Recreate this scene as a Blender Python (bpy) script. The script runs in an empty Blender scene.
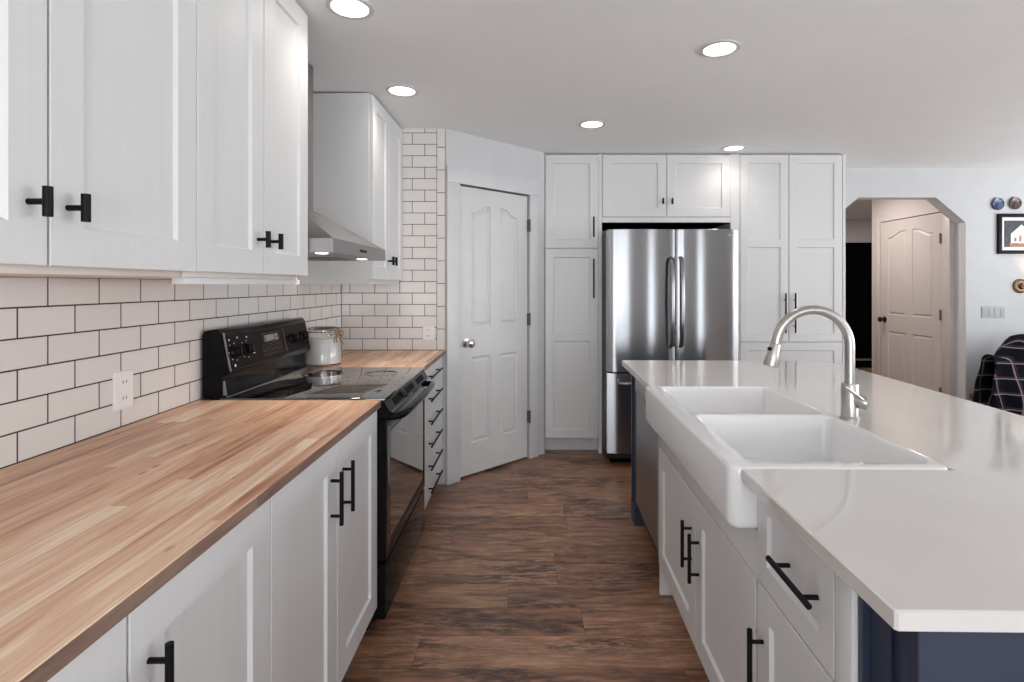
import bpy, bmesh, math, random
from mathutils import Vector, Matrix
random.seed(7)
PI = math.pi
D = bpy.data
SC = bpy.context.scene
COL = SC.collection

# ------------------------------------------------------------------ camera
CAMZ = 1.361
cam_d = D.cameras.new('camera'); cam = D.objects.new('camera', cam_d); COL.objects.link(cam)
cam.location = (0, 0, CAMZ); cam.rotation_euler = (PI/2, 0, 0)
cam_d.sensor_width = 36; cam_d.lens = 535/1024*36
cam_d.shift_x = -(530-512)/1024; cam_d.shift_y = -(341-284.5)/1024
cam_d.clip_start = 0.05
SC.camera = cam

# ------------------------------------------------------------------ world, daylight, exposure
w = D.worlds.new('sky'); SC.world = w; w.use_nodes = True
nt = w.node_tree; bg = nt.nodes['Background']
bg.inputs[0].default_value = (0.90, 0.95, 1.0, 1); bg.inputs[1].default_value = 2.4

def area(name, loc, rot, sx, sy, energy, color):
    l = D.lights.new(name, 'AREA'); l.shape = 'RECTANGLE'; l.size = sx; l.size_y = sy
    l.energy = energy; l.color = color
    o = D.objects.new(name, l); COL.objects.link(o); o.location = loc; o.rotation_euler = rot
    return o
DAY = (0.905, 0.955, 1.0)
# unseen area lights for window daylight, tilted up to brighten the ceiling
area('rear_patio_daylight', (0.35, -3.45, 1.08), (PI/2+1.05, 0, 0), 2.2, 2.1, 88, DAY)
area('rear_window_daylight', (3.15, -3.45, 1.2), (PI/2+0.9, 0, 0), 0.5, 1.9, 18, DAY)
area('side_window_daylight', (6.05, 0.2, 1.35), (PI/2+1.15, 0, PI/2), 2.6, 1.5, 128, DAY)
area('dining_window_daylight', (6.05, 3.2, 1.35), (PI/2+1.15, 0, PI/2), 1.4, 1.5, 40, DAY)

SC.view_settings.view_transform = 'Standard'; SC.view_settings.look = 'None'
SC.view_settings.gamma = 1.0; SC.view_settings.use_curve_mapping = False
SC.view_settings.exposure = 0.46
SC.cycles.max_bounces = 10; SC.cycles.diffuse_bounces = 6; SC.cycles.glossy_bounces = 4
SC.cycles.use_denoising = True
SC.cycles.sample_clamp_indirect = 6.0

# ------------------------------------------------------------------ materials
def srgb(r, g, b):
    f = lambda c: ((c/255+0.055)/1.055)**2.4 if c/255 > 0.04045 else c/255/12.92
    return (f(r), f(g), f(b), 1)

class NT:
    def __init__(s, name):
        s.m = D.materials.new(name); s.m.use_nodes = True
        s.t = s.m.node_tree; s.b = s.t.nodes['Principled BSDF']
    def n(s, typ, **kw):
        n = s.t.nodes.new(typ)
        for k, v in kw.items(): setattr(n, k, v)
        return n
    def l(s, a, b): s.t.links.new(a, b)
    def val(s, sock, v):
        if isinstance(v, (int, float, tuple, list)): sock.default_value = v
        else: s.l(v, sock)
    def math(s, op, a, b=0.0, c=0.0):
        n = s.n('ShaderNodeMath', operation=op)
        s.val(n.inputs[0], a); s.val(n.inputs[1], b); s.val(n.inputs[2], c)
        return n.outputs[0]
    def xyz(s):
        tc = s.n('ShaderNodeTexCoord'); sp = s.n('ShaderNodeSeparateXYZ')
        s.l(tc.outputs['Object'], sp.inputs[0]); return tc.outputs['Object'], sp.outputs
    def comb(s, x, y, z):
        n = s.n('ShaderNodeCombineXYZ')
        s.val(n.inputs[0], x); s.val(n.inputs[1], y); s.val(n.inputs[2], z); return n.outputs[0]
    def mapping(s, vec, scale, loc=(0,0,0)):
        n = s.n('ShaderNodeMapping'); s.l(vec, n.inputs[0])
        n.inputs['Scale'].default_value = scale; n.inputs['Location'].default_value = loc; return n.outputs[0]
    def noise(s, vec, scale, detail=3, rough=0.5, dist=0.0):
        n = s.n('ShaderNodeTexNoise'); s.l(vec, n.inputs['Vector'])
        n.inputs['Scale'].default_value = scale; n.inputs['Detail'].default_value = detail
        n.inputs['Roughness'].default_value = rough; n.inputs['Distortion'].default_value = dist
        return n.outputs['Fac']
    def ramp(s, fac, stops):
        n = s.n('ShaderNodeValToRGB'); s.l(fac, n.inputs[0]); e = n.color_ramp.elements
        while len(e) < len(stops): e.new(0.5)
        for i, (p, c) in enumerate(stops): e[i].position = p; e[i].color = c
        return n.outputs[0]
    def mix(s, fac, a, b, mode='MIX'):
        n = s.n('ShaderNodeMix', data_type='RGBA', blend_type=mode)
        s.val(n.inputs[0], fac); s.val(n.inputs[6], a); s.val(n.inputs[7], b); return n.outputs[2]
    def base(s, v): s.val(s.b.inputs['Base Color'], v)
    def set(s, **kw):
        for k, v in kw.items(): s.val(s.b.inputs[k.replace('_', ' ')], v)
        return s
    def bump(s, h, strength, dist):
        n = s.n('ShaderNodeBump'); n.inputs['Strength'].default_value = strength
        n.inputs['Distance'].default_value = dist; s.l(h, n.inputs['Height'])
        s.l(n.outputs[0], s.b.inputs['Normal'])

def plain(name, col, rough=0.5, metal=0.0, mottle=0.02, mscale=6, **kw):
    m = NT(name); v, _ = m.xyz()
    f = m.noise(v, mscale, 2)
    a = tuple(max(0, c*(1-mottle)) for c in col[:3])+(1,); b = tuple(min(1, c*(1+mottle)) for c in col[:3])+(1,)
    m.base(m.ramp(f, [(0.3, a), (0.7, b)])); m.set(Roughness=rough, Metallic=metal)
    for k, x in kw.items(): m.b.inputs[k.replace('_', ' ')].default_value = x
    return m.m

def grain_white(name, col, lo=0.93, rough=0.42):
    m = NT(name); v, _ = m.xyz()
    f = m.noise(m.mapping(v, (90, 90, 2.2)), 1.0, 4, 0.6, 0.3)
    a = tuple(c*lo for c in col[:3])+(1,)
    m.base(m.ramp(f, [(0.3, a), (0.65, col)])); m.set(Roughness=rough)
    m.bump(f, 0.12, 0.001); return m.m

def tile(name, horiz, u_phase, bw=0.1696, rh=0.0778, vertical=False, z0=0.914, ph=0):
    m = NT(name); v, o = m.xyz()
    u = m.math('ADD', o[horiz], -u_phase); z = m.math('ADD', o[2], -z0)
    z = m.math('ADD', z, rh*ph)
    vec = m.comb(u, z, 0.0)
    b = m.n('ShaderNodeTexBrick'); m.l(vec, b.inputs['Vector'])
    b.offset = 0.0 if vertical else 0.5; b.offset_frequency = 2; b.squash = 1.0
    b.inputs['Scale'].default_value = 1.0
    b.inputs['Brick Width'].default_value = bw; b.inputs['Row Height'].default_value = rh
    b.inputs['Mortar Size'].default_value = 0.0022; b.inputs['Mortar Smooth'].default_value = 0.1
    b.inputs['Color1'].default_value = (0.71, 0.675, 0.65, 1); b.inputs['Color2'].default_value = (0.74, 0.705, 0.68, 1)
    b.inputs['Mortar'].default_value = srgb(62, 46, 42)
    m.base(b.outputs['Color'])
    inv = m.math('SUBTRACT', 1.0, b.outputs['Fac'])
    wav = m.noise(v, 9, 1)
    m.bump(m.math('ADD', inv, m.math('MULTIPLY', wav, 0.25)), 0.5, 0.002)
    m.set(Roughness=m.math('MULTIPLY_ADD', b.outputs['Fac'], 0.6, 0.12))
    return m.m

def planks(name, along, across, width, length, stops, grain=(60, 2.5), gamt=0.35, smudge=None, rough=0.4, edge=0.0012, edge_dark=0.45, knots=0.0, seed=0.0, gap=True, spread=1.0):
    m = NT(name); v, o = m.xyz()
    a = m.math('ADD', o[along], seed); c = m.math('ADD', o[across], 20.0)
    ci = m.math('DIVIDE', c, width); row = m.math('FLOOR', ci); rf = m.math('FRACT', ci)
    wn = m.n('ShaderNodeTexWhiteNoise', noise_dimensions='1D'); m.l(row, wn.inputs['W'])
    ai = m.math('ADD', m.math('DIVIDE', a, length), m.math('MULTIPLY', wn.outputs['Value'], 7.31))
    seg = m.math('FLOOR', ai); sf = m.math('FRACT', ai)
    w2 = m.n('ShaderNodeTexWhiteNoise', noise_dimensions='2D'); m.l(m.comb(row, seg, 0.0), w2.inputs['Vector'])
    r = w2.outputs['Value']
    gx = m.comb(m.math('MULTIPLY', a, grain[1]), m.math('MULTIPLY', c, grain[0]), m.math('MULTIPLY', r, 37.0))
    g = m.noise(gx, 1.0, 5, 0.62, 0.6)
    gx2 = m.comb(m.math('MULTIPLY', a, grain[1]*1.3), m.math('MULTIPLY', c, grain[0]*0.22), m.math('MULTIPLY', r, 91.0))
    g2 = m.noise(gx2, 1.0, 3, 0.5, 1.2)
    t = m.math('MULTIPLY_ADD', m.math('SUBTRACT', r, 0.5), spread, 0.5)
    t = m.math('ADD', t, m.math('MULTIPLY', m.math('SUBTRACT', g2, 0.5), 1.1))
    t = m.math('ADD', t, m.math('MULTIPLY', m.math('SUBTRACT', g, 0.5), gamt*2))
    col = m.ramp(t, stops)
    if smudge:
        sx = m.comb(m.math('MULTIPLY', a, 4.0), m.math('MULTIPLY', c, 24.0), m.math('MULTIPLY', r, 53.0))
        s1 = m.noise(sx, 1.0, 6, 0.72, 1.5)
        sx2 = m.comb(m.math('MULTIPLY', a, 22.0), m.math('MULTIPLY', c, 110.0), m.math('MULTIPLY', r, 11.0))
        s2 = m.noise(sx2, 1.0, 5, 0.7, 0.8)
        sv = m.math('MULTIPLY_ADD', s2, 0.45, s1)
        msk = m.n('ShaderNodeMapRange'); m.l(sv, msk.inputs[0]); msk.inputs[1].default_value = smudge[0]; msk.inputs[2].default_value = smudge[1]
        msk.inputs[3].default_value = 0; msk.inputs[4].default_value = smudge[2]
        lf = m.noise(m.comb(m.math('MULTIPLY', a, 1.6), m.math('MULTIPLY', c, 6.0), m.math('MULTIPLY', r, 29.0)), 1.0, 2, 0.5, 0.8)
        mr = m.n('ShaderNodeMapRange'); m.l(lf, mr.inputs[0]); mr.inputs[1].default_value = 0.44; mr.inputs[2].default_value = 0.62; mr.inputs[3].default_value = 0.25; mr.inputs[4].default_value = 1.0
        col = m.mix(m.math('MULTIPLY', msk.outputs[0], mr.outputs[0]), col, smudge[3])
    if knots:
        kv = m.comb(m.math('MULTIPLY', a, 6.0), m.math('MULTIPLY', c, 16.0), 0.0)
        vo = m.n('ShaderNodeTexVoronoi'); m.l(kv, vo.inputs['Vector']); vo.inputs['Scale'].default_value = 1.0
        warp = m.math('MULTIPLY_ADD', m.math('SUBTRACT', g, 0.5), 0.30, vo.outputs['Distance'])
        k = m.n('ShaderNodeMapRange'); m.l(warp, k.inputs[0]); k.inputs[1].default_value = 0.03; k.inputs[2].default_value = 0.12
        k.inputs[3].default_value = knots; k.inputs[4].default_value = 0.0
        col = m.mix(k.outputs[0], col, srgb(92, 62, 44))
    if gap:
        e1 = m.math('LESS_THAN', rf, edge/width); e2 = m.math('LESS_THAN', sf, edge/length)
        e = m.math('MULTIPLY', m.math('MAXIMUM', e1, e2), edge_dark)
        col = m.mix(e, col, srgb(40, 26, 20))
    m.base(col); m.set(Roughness=m.math('MULTIPLY_ADD', g, 0.15, rough)); m.bump(g, 0.12, 0.001)
    return m.m

def brushed(name, col, rough=0.28, horiz=True, aniso=0.6, rot=0.0, var=0.1, scale=(3, 3, 500)):
    m = NT(name); v, _ = m.xyz()
    f = m.noise(m.mapping(v, scale), 1.0, 3, 0.6)
    m.base(m.ramp(f, [(0.3, tuple(c*(1-var) for c in col[:3])+(1,)), (0.7, col)]))
    m.set(Metallic=1.0, Roughness=m.math('MULTIPLY_ADD', f, var, rough-var/2), Anisotropic=aniso, Anisotropic_Rotation=rot)
    tg = m.n('ShaderNodeTangent', direction_type='RADIAL', axis='Z'); m.l(tg.outputs[0], m.b.inputs['Tangent'])
    return m.m

M = {}
M['cab'] = grain_white('white_cabinet_paint', (0.68, 0.68, 0.68, 1), 0.97)
M['cab_under'] = plain('cream_cabinet_underside', (0.74, 0.68, 0.62, 1), 0.5)
M['wall'] = plain('pale_grey_wall_paint', (0.56, 0.565, 0.57, 1), 0.7)
M['hallwall'] = plain('taupe_hall_paint', (0.52, 0.47, 0.45, 1), 0.7)
M['ceil'] = plain('ceiling_paint', (0.855, 0.87, 0.875, 1), 0.8, mottle=0.01)
M['trim'] = plain('white_trim_paint', (0.61, 0.61, 0.62, 1), 0.4)
M['door'] = plain('white_door_paint', (0.62, 0.615, 0.61, 1), 0.4)
M['halldoor'] = plain('taupe_door_paint', (0.50, 0.455, 0.43, 1), 0.4)
M['black'] = plain('matte_black_metal', (0.005, 0.005, 0.006, 1), 0.45, mottle=0.1, Specular_IOR_Level=0.15)
M['gloss'] = plain('gloss_black_enamel', (0.005, 0.005, 0.006, 1), 0.06, mottle=0.1, Specular_IOR_Level=0.1)
m = NT('black_ceramic_glass'); m.base((0.005, 0.005, 0.006, 1)); m.set(Roughness=0.03, IOR=1.9)
gl = m.n('ShaderNodeBsdfGlossy'); gl.inputs['Color'].default_value = (0.85, 0.84, 0.83, 1); gl.inputs['Roughness'].default_value = 0.03
mx = m.n('ShaderNodeMixShader'); lw = m.n('ShaderNodeLayerWeight'); lw.inputs['Blend'].default_value = 0.35
m.l(m.math('MULTIPLY', lw.outputs['Facing'], 0.62), mx.inputs[0]); m.l(m.b.outputs[0], mx.inputs[1]); m.l(gl.outputs[0], mx.inputs[2])
m.l(mx.outputs[0], m.t.nodes['Material Output'].inputs['Surface']); M['glassblack'] = m.m
M['satin'] = plain('satin_black_enamel', (0.010, 0.008, 0.008, 1), 0.25, mottle=0.1, Specular_IOR_Level=0.05)
M['dark'] = plain('shadow_gap_black', (0.003, 0.003, 0.003, 1), 0.9, mottle=0.1, Specular_IOR_Level=0.0)
M['steel'] = brushed('brushed_stainless', (0.31, 0.31, 0.32, 1), 0.21, aniso=1.0, rot=0.25, var=0.015)
M['hoodsteel'] = brushed('hood_stainless', (0.40, 0.385, 0.38, 1), 0.36, aniso=0.3, scale=(200, 3, 3))
M['dwsteel'] = brushed('dark_stainless', (0.34, 0.335, 0.34, 1), 0.32, aniso=0.5)
M['nickel'] = brushed('brushed_nickel', (0.50, 0.475, 0.45, 1), 0.30, aniso=0.2, scale=(60, 60, 60))
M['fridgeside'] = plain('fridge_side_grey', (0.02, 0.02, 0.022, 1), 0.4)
M['porcelain'] = plain('white_fireclay', (0.80, 0.80, 0.80, 1), 0.10, mottle=0.005)
M['navy'] = plain('navy_cabinet_paint', srgb(50, 59, 78), 0.4, mottle=0.06)
M['plastic'] = plain('white_plastic', (0.82, 0.80, 0.78, 1), 0.3)
M['switch'] = plain('grey_switch_plastic', (0.34, 0.34, 0.34, 1), 0.35)
M['brass'] = plain('aged_brass', (0.15, 0.09, 0.055, 1), 0.35, 1.0)
M['bronze'] = plain('oil_rubbed_bronze', (0.03, 0.022, 0.02, 1), 0.3, 0.7)
M['hinge'] = plain('antique_hinge_metal', (0.16, 0.14, 0.12, 1), 0.4, 0.8)
M['mark'] = plain('white_control_print', (0.75, 0.72, 0.68, 1), 0.5)
M['outline'] = plain('brown_control_print', (0.10, 0.07, 0.055, 1), 0.4)
M['twine'] = plain('brown_twine', (0.28, 0.17, 0.08, 1), 0.8, mottle=0.3, mscale=80)
M['flour'] = plain('white_jar_filling', (0.82, 0.81, 0.80, 1), 0.9)
M['woodchair'] = plain('dark_chair_wood', (0.06, 0.035, 0.025, 1), 0.4, mottle=0.3)

m = NT('white_quartz'); v, _ = m.xyz()
f = m.noise(v, 4, 4, 0.6); f2 = m.noise(v, 160, 2)
m.base(m.mix(m.math('MULTIPLY', f2, 0.12), m.ramp(f, [(0.35, (0.66, 0.635, 0.61, 1)), (0.65, (0.685, 0.66, 0.635, 1))]), (0.6, 0.57, 0.54, 1)))
m.set(Roughness=0.075); M['quartz'] = m.m

BUTCH = [(0.0, srgb(166, 114, 88)), (0.25, srgb(204, 156, 126)), (0.48, srgb(222, 180, 148)), (0.7, srgb(230, 198, 170)), (0.85, srgb(242, 218, 190)), (1.0, srgb(246, 228, 204))]
M['butcher'] = planks('acacia_butcher_block', 1, 0, 0.040, 1.5, BUTCH, grain=(130, 2.6), gamt=0.55, rough=0.30, knots=0.75, gap=False, spread=0.6)
FLR = [(0.0, srgb(84, 56, 44)), (0.3, srgb(130, 92, 71)), (0.55, srgb(158, 117, 92)), (0.8, srgb(180, 140, 111)), (1.0, srgb(198, 164, 138))]
DK = [(0.0, srgb(70, 54, 48)), (0.5, srgb(122, 98, 86)), (1.0, srgb(150, 124, 108))]
M['butcher_edge'] = planks('dark_edge_board', 1, 2, 0.5, 1.1, DK, grain=(110, 4), gamt=0.3, rough=0.4, gap=False, spread=0.3)  # darker grey-brown wood tone for the worktop front edge
M['floor'] = planks('distressed_brown_planks', 0, 1, 0.178, 1.25, FLR, grain=(90, 4), gamt=0.40,
                    smudge=(0.64, 0.78, 0.85, srgb(48, 36, 34)), rough=0.26, edge=0.002, edge_dark=0.6, spread=0.34)
M['tile_left'] = tile('white_subway_tile_left', 1, 1.3388+0.0848)
M['tile_back'] = tile('white_subway_tile_back', 0, -1.2247)
M['tile_strip'] = tile('white_subway_tile_edge', 0, -0.6340, bw=0.30, rh=0.1545, vertical=True, z0=0.9035)

def emis(name, col, s):
    m = NT(name); m.set(Roughness=0.5); m.base((0.9, 0.9, 0.9, 1))
    m.b.inputs['Emission Color'].default_value = col; m.b.inputs['Emission Strength'].default_value = s; return m.m
M['lamp'] = emis('warm_lamp_lens', (1.0, 0.93, 0.86, 1), 5.0)
M['hoodlamp'] = emis('hood_lamp_lens', (1.0, 0.9, 0.78, 1), 3.0)
M['candle'] = emis('sconce_bulb', (1.0, 0.6, 0.3, 1), 4.0)

m = NT('clear_jar_glass'); m.base((0.97, 0.98, 0.98, 1)); m.set(Roughness=0.02, IOR=1.45); m.b.inputs['Transmission Weight'].default_value = 1.0
M['glass'] = m.m
def plaid():
    m = NT('navy_plaid_cloth'); v, o = m.xyz()
    def stripes(s, period, a, b, ph=0.0):
        f = m.math('FRACT', m.math('ADD', m.math('DIVIDE', s, period), 10.0+ph))
        return m.math('MULTIPLY', m.math('GREATER_THAN', f, a), m.math('LESS_THAN', f, b))
    base = srgb(17, 20, 32)
    u = m.math('ADD', o[0], m.math('MULTIPLY', o[1], 0.6)); z = o[2]
    c = m.mix(m.math('MULTIPLY', m.math('MAXIMUM', stripes(u, 0.125, 0.1, 0.36), stripes(z, 0.125, 0.1, 0.36)), 0.75), base, srgb(16, 18, 24))
    c = m.mix(m.math('MULTIPLY', m.math('MAXIMUM', stripes(u, 0.125, 0.66, 0.73), stripes(z, 0.125, 0.66, 0.73)), 0.42), c, srgb(196, 186, 190))
    c = m.mix(m.math('MULTIPLY', m.math('MAXIMUM', stripes(u, 0.125, 0.80, 0.83), stripes(z, 0.125, 0.80, 0.83)), 0.5), c, srgb(130, 84, 82))
    m.base(c); m.set(Roughness=0.9, Specular_IOR_Level=0.1); m.bump(m.noise(v, 300, 2), 0.2, 0.001); return m.m
M['plaid'] = plaid()

# ------------------------------------------------------------------ geometry helpers
BASE = {}
def inset(poly, d):
    n = len(poly); out = []
    for i in range(n):
        p0, p1, p2 = Vector(poly[i-1]), Vector(poly[i]), Vector(poly[(i+1) % n])
        a = (p1-p0).normalized(); b = (p2-p1).normalized()
        na = Vector((-a.y, a.x)); nb = Vector((-b.y, b.x)); s = na+nb
        if s.length < 1e-6: s = na
        s.normalize(); k = max(0.35, s.dot(na)); out.append(tuple(p1+s*(d/k)))
    return out
def rect(u0, u1, v0, v1): return [(u0, v0), (u1, v0), (u1, v1), (u0, v1)]
def rrect(u0, u1, v0, v1, r, seg=5):
    out = []
    for cx, cy, a0 in ((u1-r, v0+r, -90), (u1-r, v1-r, 0), (u0+r, v1-r, 90), (u0+r, v0+r, 180)):
        for i in range(seg+1):
            a = math.radians(a0+90*i/seg); out.append((cx+r*math.cos(a), cy+r*math.sin(a)))
    return out

class MB:
    def __init__(s, F=None): s.bm = bmesh.new(); s.F = F or (lambda u, v, w: (u, v, w))
    def v(s, u, v, w): return s.bm.verts.new(s.F(u, v, w))
    def box(s, u0, u1, v0, v1, w0, w1, bev=0.0):
        vs = [s.v(u, v, w) for u in (u0, u1) for v in (v0, v1) for w in (w0, w1)]
        fs = [(0,1,3,2), (4,6,7,5), (0,4,5,1), (2,3,7,6), (0,2,6,4), (1,5,7,3)]
        faces = [s.bm.faces.new([vs[i] for i in f]) for f in fs]
        if bev:
            es = list({e for f in faces for e in f.edges})
            bmesh.ops.bevel(s.bm, geom=es, offset=bev, segments=2, affect='EDGES', profile=0.5)
        return s
    def loop(s, poly, w): return [s.v(p[0], p[1], w) for p in poly]
    def bridge(s, a, b):
        n = len(a)
        for i in range(n): s.bm.faces.new((a[i], a[(i+1) % n], b[(i+1) % n], b[i]))
    def slab(s, outer, w0, w1, holes=(), profile=((0.004, -0.009),), e=0.002, bottom=0.0):
        sgn = 1 if w1 > w0 else -1
        if bottom:
            prev = None
            for k in range(5):
                a = k/4*PI/2; lp = s.loop(inset(outer, bottom*(1-math.sin(a))), w0+sgn*bottom*(1-math.cos(a)))
                if prev is None: s.bm.faces.new(lp[::-1])
                else: s.bridge(prev, lp)
                prev = lp
        else:
            prev = s.loop(outer, w0); s.bm.faces.new(prev[::-1])
        lp = s.loop(outer, w1-sgn*e); s.bridge(prev, lp); prev = lp
        if e > 0.003:
            for k in range(1, 4):
                a = k/3*PI/2; lp = s.loop(inset(outer, e*(1-math.cos(a))), w1-sgn*e*(1-math.sin(a))); s.bridge(prev, lp); prev = lp
        else:
            lp = s.loop(inset(outer, e), w1); s.bridge(prev, lp); prev = lp
        if not holes: s.bm.faces.new(prev); return s
        loops = [prev]
        for h in holes:
            hl = s.loop(h, w1); loops.append(hl); p = hl
            for ins, dw in profile:
                q = s.loop(inset(h, ins), w1+sgn*dw); s.bridge(p, q); p = q
            s.bm.faces.new(p)
        edges = []
        for lp in loops:
            for i in range(len(lp)):
                a, b = lp[i], lp[(i+1) % len(lp)]
                ed = s.bm.edges.get((a, b)) or s.bm.edges.new((a, b)); edges.append(ed)
        bmesh.ops.triangle_fill(s.bm, use_beauty=True, use_dissolve=False, edges=edges)
        return s
    def tube(s, pts, r, seg=12, cap=True, flat=1.0):
        pts = [Vector(s.F(*p)) for p in pts]; n = len(pts)
        rs = r if isinstance(r, (list, tuple)) else [r]*n
        tan = [(pts[min(i+1, n-1)]-pts[max(i-1, 0)]).normalized() for i in range(n)]
        up = Vector((0, 0, 1)) if abs(tan[0].z) < 0.9 else Vector((1, 0, 0))
        nrm = tan[0].cross(up).normalized(); prev = None
        for i in range(n):
            nrm = (nrm - tan[i]*nrm.dot(tan[i])).normalized(); bi = tan[i].cross(nrm)
            ring = [s.bm.verts.new(pts[i]+(nrm*math.cos(a)+bi*math.sin(a)*flat)*rs[i]) for a in [2*PI*k/seg for k in range(seg)]]
            if prev: s.bridge(prev, ring)
            elif cap: s.bm.faces.new(ring[::-1])
            prev = ring
        if cap: s.bm.faces.new(prev)
        return s
    def lathe(s, base, axis, prof, seg=24):
        o = Vector(s.F(*base)); a = Vector(axis).normalized()
        up = Vector((0, 0, 1)) if abs(a.z) < 0.9 else Vector((1, 0, 0))
        x = a.cross(up).normalized(); y = a.cross(x); prev = None
        for r, h in prof:
            if r < 1e-6:
                c = s.bm.verts.new(o+a*h)
                if prev:
                    for k in range(seg): s.bm.faces.new((prev[k], prev[(k+1) % seg], c))
                prev = None; apex = c; continue
            ring = [s.bm.verts.new(o+a*h+(x*math.cos(t)+y*math.sin(t))*r) for t in [2*PI*k/seg for k in range(seg)]]
            if prev: s.bridge(prev, ring)
            elif prof[0][0] < 1e-6 and prof[1] == (r, h):
                for k in range(seg): s.bm.faces.new((ring[(k+1) % seg], ring[k], apex))
            prev = ring
        return s
    def build(s, name, mat, parent=None, smooth=True, ang=35):
        bmesh.ops.recalc_face_normals(s.bm, faces=s.bm.faces[:])
        me = D.meshes.new(name)
        b = BASE.get(parent.name) if parent else None
        if b is not None: bmesh.ops.translate(s.bm, verts=s.bm.verts[:], vec=-b)
        s.bm.to_mesh(me); s.bm.free(); me.materials.append(mat)
        if smooth: me.shade_smooth(); me.set_sharp_from_angle(angle=math.radians(ang))
        o = D.objects.new(name, me); COL.objects.link(o)
        if parent: o.parent = parent; BASE[o.name] = b
        return o

ISL = (Vector((0.489, 0, 0)), -math.atan(0.0165))
def thing(name, label, cat, loc, group=None, frame=None, kind=None):
    o = D.objects.new(name, None); COL.objects.link(o); loc = Vector(loc); o.empty_display_size = 0.1
    BASE[o.name] = loc.copy()
    if frame:
        pv, a = frame; d = loc-pv
        o.location = pv+Matrix.Rotation(a, 3, 'Z') @ d; o.rotation_euler = (0, 0, a)
    else: o.location = loc
    if label: o['label'] = label
    if cat: o['category'] = cat
    if group: o['group'] = group
    if kind: o['kind'] = kind
    return o
def struct(name, mb, mat, parent=None):
    o = mb.build(name, mat, parent); o['kind'] = 'structure'; return o
def copy_tree(o, parent=None):
    c = o.copy(); COL.objects.link(c)
    if parent: c.parent = parent
    for ch in o.children: copy_tree(ch, c)
    return c

FL = lambda u, v, w: (-0.611+w, u, v)       # left base fronts, face +X
FU = lambda u, v, w: (-0.885+w, u, v)       # left wall cabinets
FB = lambda u, v, w: (u, 4.334-w, v)        # back run, faces -Y
FI = lambda u, v, w: (0.550-w, u, v)        # island fronts, face -X (island frame)
DG0 = Vector((-0.571, 3.638)); DGD = Vector((0.716, 0.698)).normalized()
FD = lambda u, v, w: (DG0.x+DGD.x*u+DGD.y*w, DG0.y+DGD.y*u-DGD.x*w, v)   # diagonal pantry wall

def shaker(F, name, parent, u0, u1, v0, v1, st=0.075, mids=(), T=0.020, w=0.001, mat=None):
    g = 0.0015; mb = MB(F); ed = [v0]+[x for mm in mids for x in mm]+[v1]
    holes = []
    lo = v0+st
    for a, b in list(mids)+[(v1-st, None)]:
        holes.append(rect(u0+st, u1-st, lo, a)); lo = b
    mb.slab(rect(u0+g, u1-g, v0+g, v1-g), w, w+T, holes, ((0.006, -0.009),), e=0.0015)
    return mb.build(name, mat or M['cab'], parent, ang=25)
def pull(F, parent, u0, v0, u1, v1, w=0.021, off=0.032, r=0.0062):
    "bar handle from (u0,v0) to (u1,v1) with two posts"
    mb = MB(F); mb.tube([(u0, v0, w+off), (u1, v1, w+off)], r, 12)
    for t in (0.17, 0.83):
        u, v = u0+(u1-u0)*t, v0+(v1-v0)*t; mb.tube([(u, v, w), (u, v, w+off)], 0.0048, 10)
    return mb.build('handle', M['black'], parent)
def tknob(F, parent, u, v, w=0.021, h=0.026, off=0.034, r=0.0078):
    mb = MB(F); mb.tube([(u, v-h, w+off), (u, v+h, w+off)], r, 12); mb.tube([(u, v, w), (u, v, w+off)], 0.0055, 10)
    return mb.build('knob', M['black'], parent)

# ------------------------------------------------------------------ room shell
CZ = 2.421; WL = -1.283
struct('floor', MB().box(-1.5, 7.4, -3.7, 9.0, -0.1, 0.0), M['floor'])
struct('ceiling', MB().box(-1.5, 7.4, -3.7, 9.0, CZ, CZ+0.1), M['ceil'])
struct('wall_left', MB().box(-1.45, WL-0.009, -3.6, 5.0, 0, CZ), M['wall'])
struct('trim_1', MB().box(WL-0.009, WL, 0.2, 3.638, 0.914, CZ), M['tile_left'])
struct('wall_back', MB().box(-1.283, -0.5710, 3.647, 3.76, 0, CZ), M['wall'])
struct('trim_2', MB().box(WL, -0.635, 3.638, 3.647, 0.914, CZ), M['tile_back'])
struct('trim_3', MB().box(-0.635, -0.5790, 3.636, 3.647, 0.914, CZ), M['tile_strip'])
GR = plain('dark_grout', srgb(62, 46, 42), 0.8)
mb = MB(); mb.box(WL-0.004, WL+0.0022, 3.6358, 3.642, 0.9145, CZ); mb.box(WL-0.004, WL+0.0012, 0.34, 2.068, 0.9135, 0.9165); mb.box(WL-0.004, -0.581, 3.6350, 3.640, 0.9135, 0.9172); struct('trim_6', mb, GR)
struct('wall_behind', MB().box(-1.45, 2.545, 5.0, 5.1, 0, CZ), M['wall'])
struct('wall_beside', MB().box(2.545, 2.60, 4.87, 5.1, 0, CZ), M['wall'])
# diagonal pantry wall with its door opening (u 0.118 .. 0.776)
DU0, DU1, DH = 0.118, 0.776, 2.050
mb = MB(FD); mb.box(0.0, DU0-0.012, 0, CZ, -0.12, 0); mb.box(DU1+0.012, 0.962, 0, CZ, -0.12, 0); mb.box(DU0-0.012, DU1+0.012, DH+0.012, CZ, -0.12, 0)
struct('wall_diagonal', mb, M['wall'])
mb = MB(FD); mb.box(0.0, DU0-0.008, 0, DH+0.010, 0, 0.016, 0.002); mb.box(DU1+0.008, DU1+0.098, 0, DH+0.010, 0, 0.016, 0.002)
mb.box(0.0, DU1+0.105, DH+0.010, DH+0.125, 0, 0.020, 0.002)
struct('trim_4', mb, M['trim'])

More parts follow.
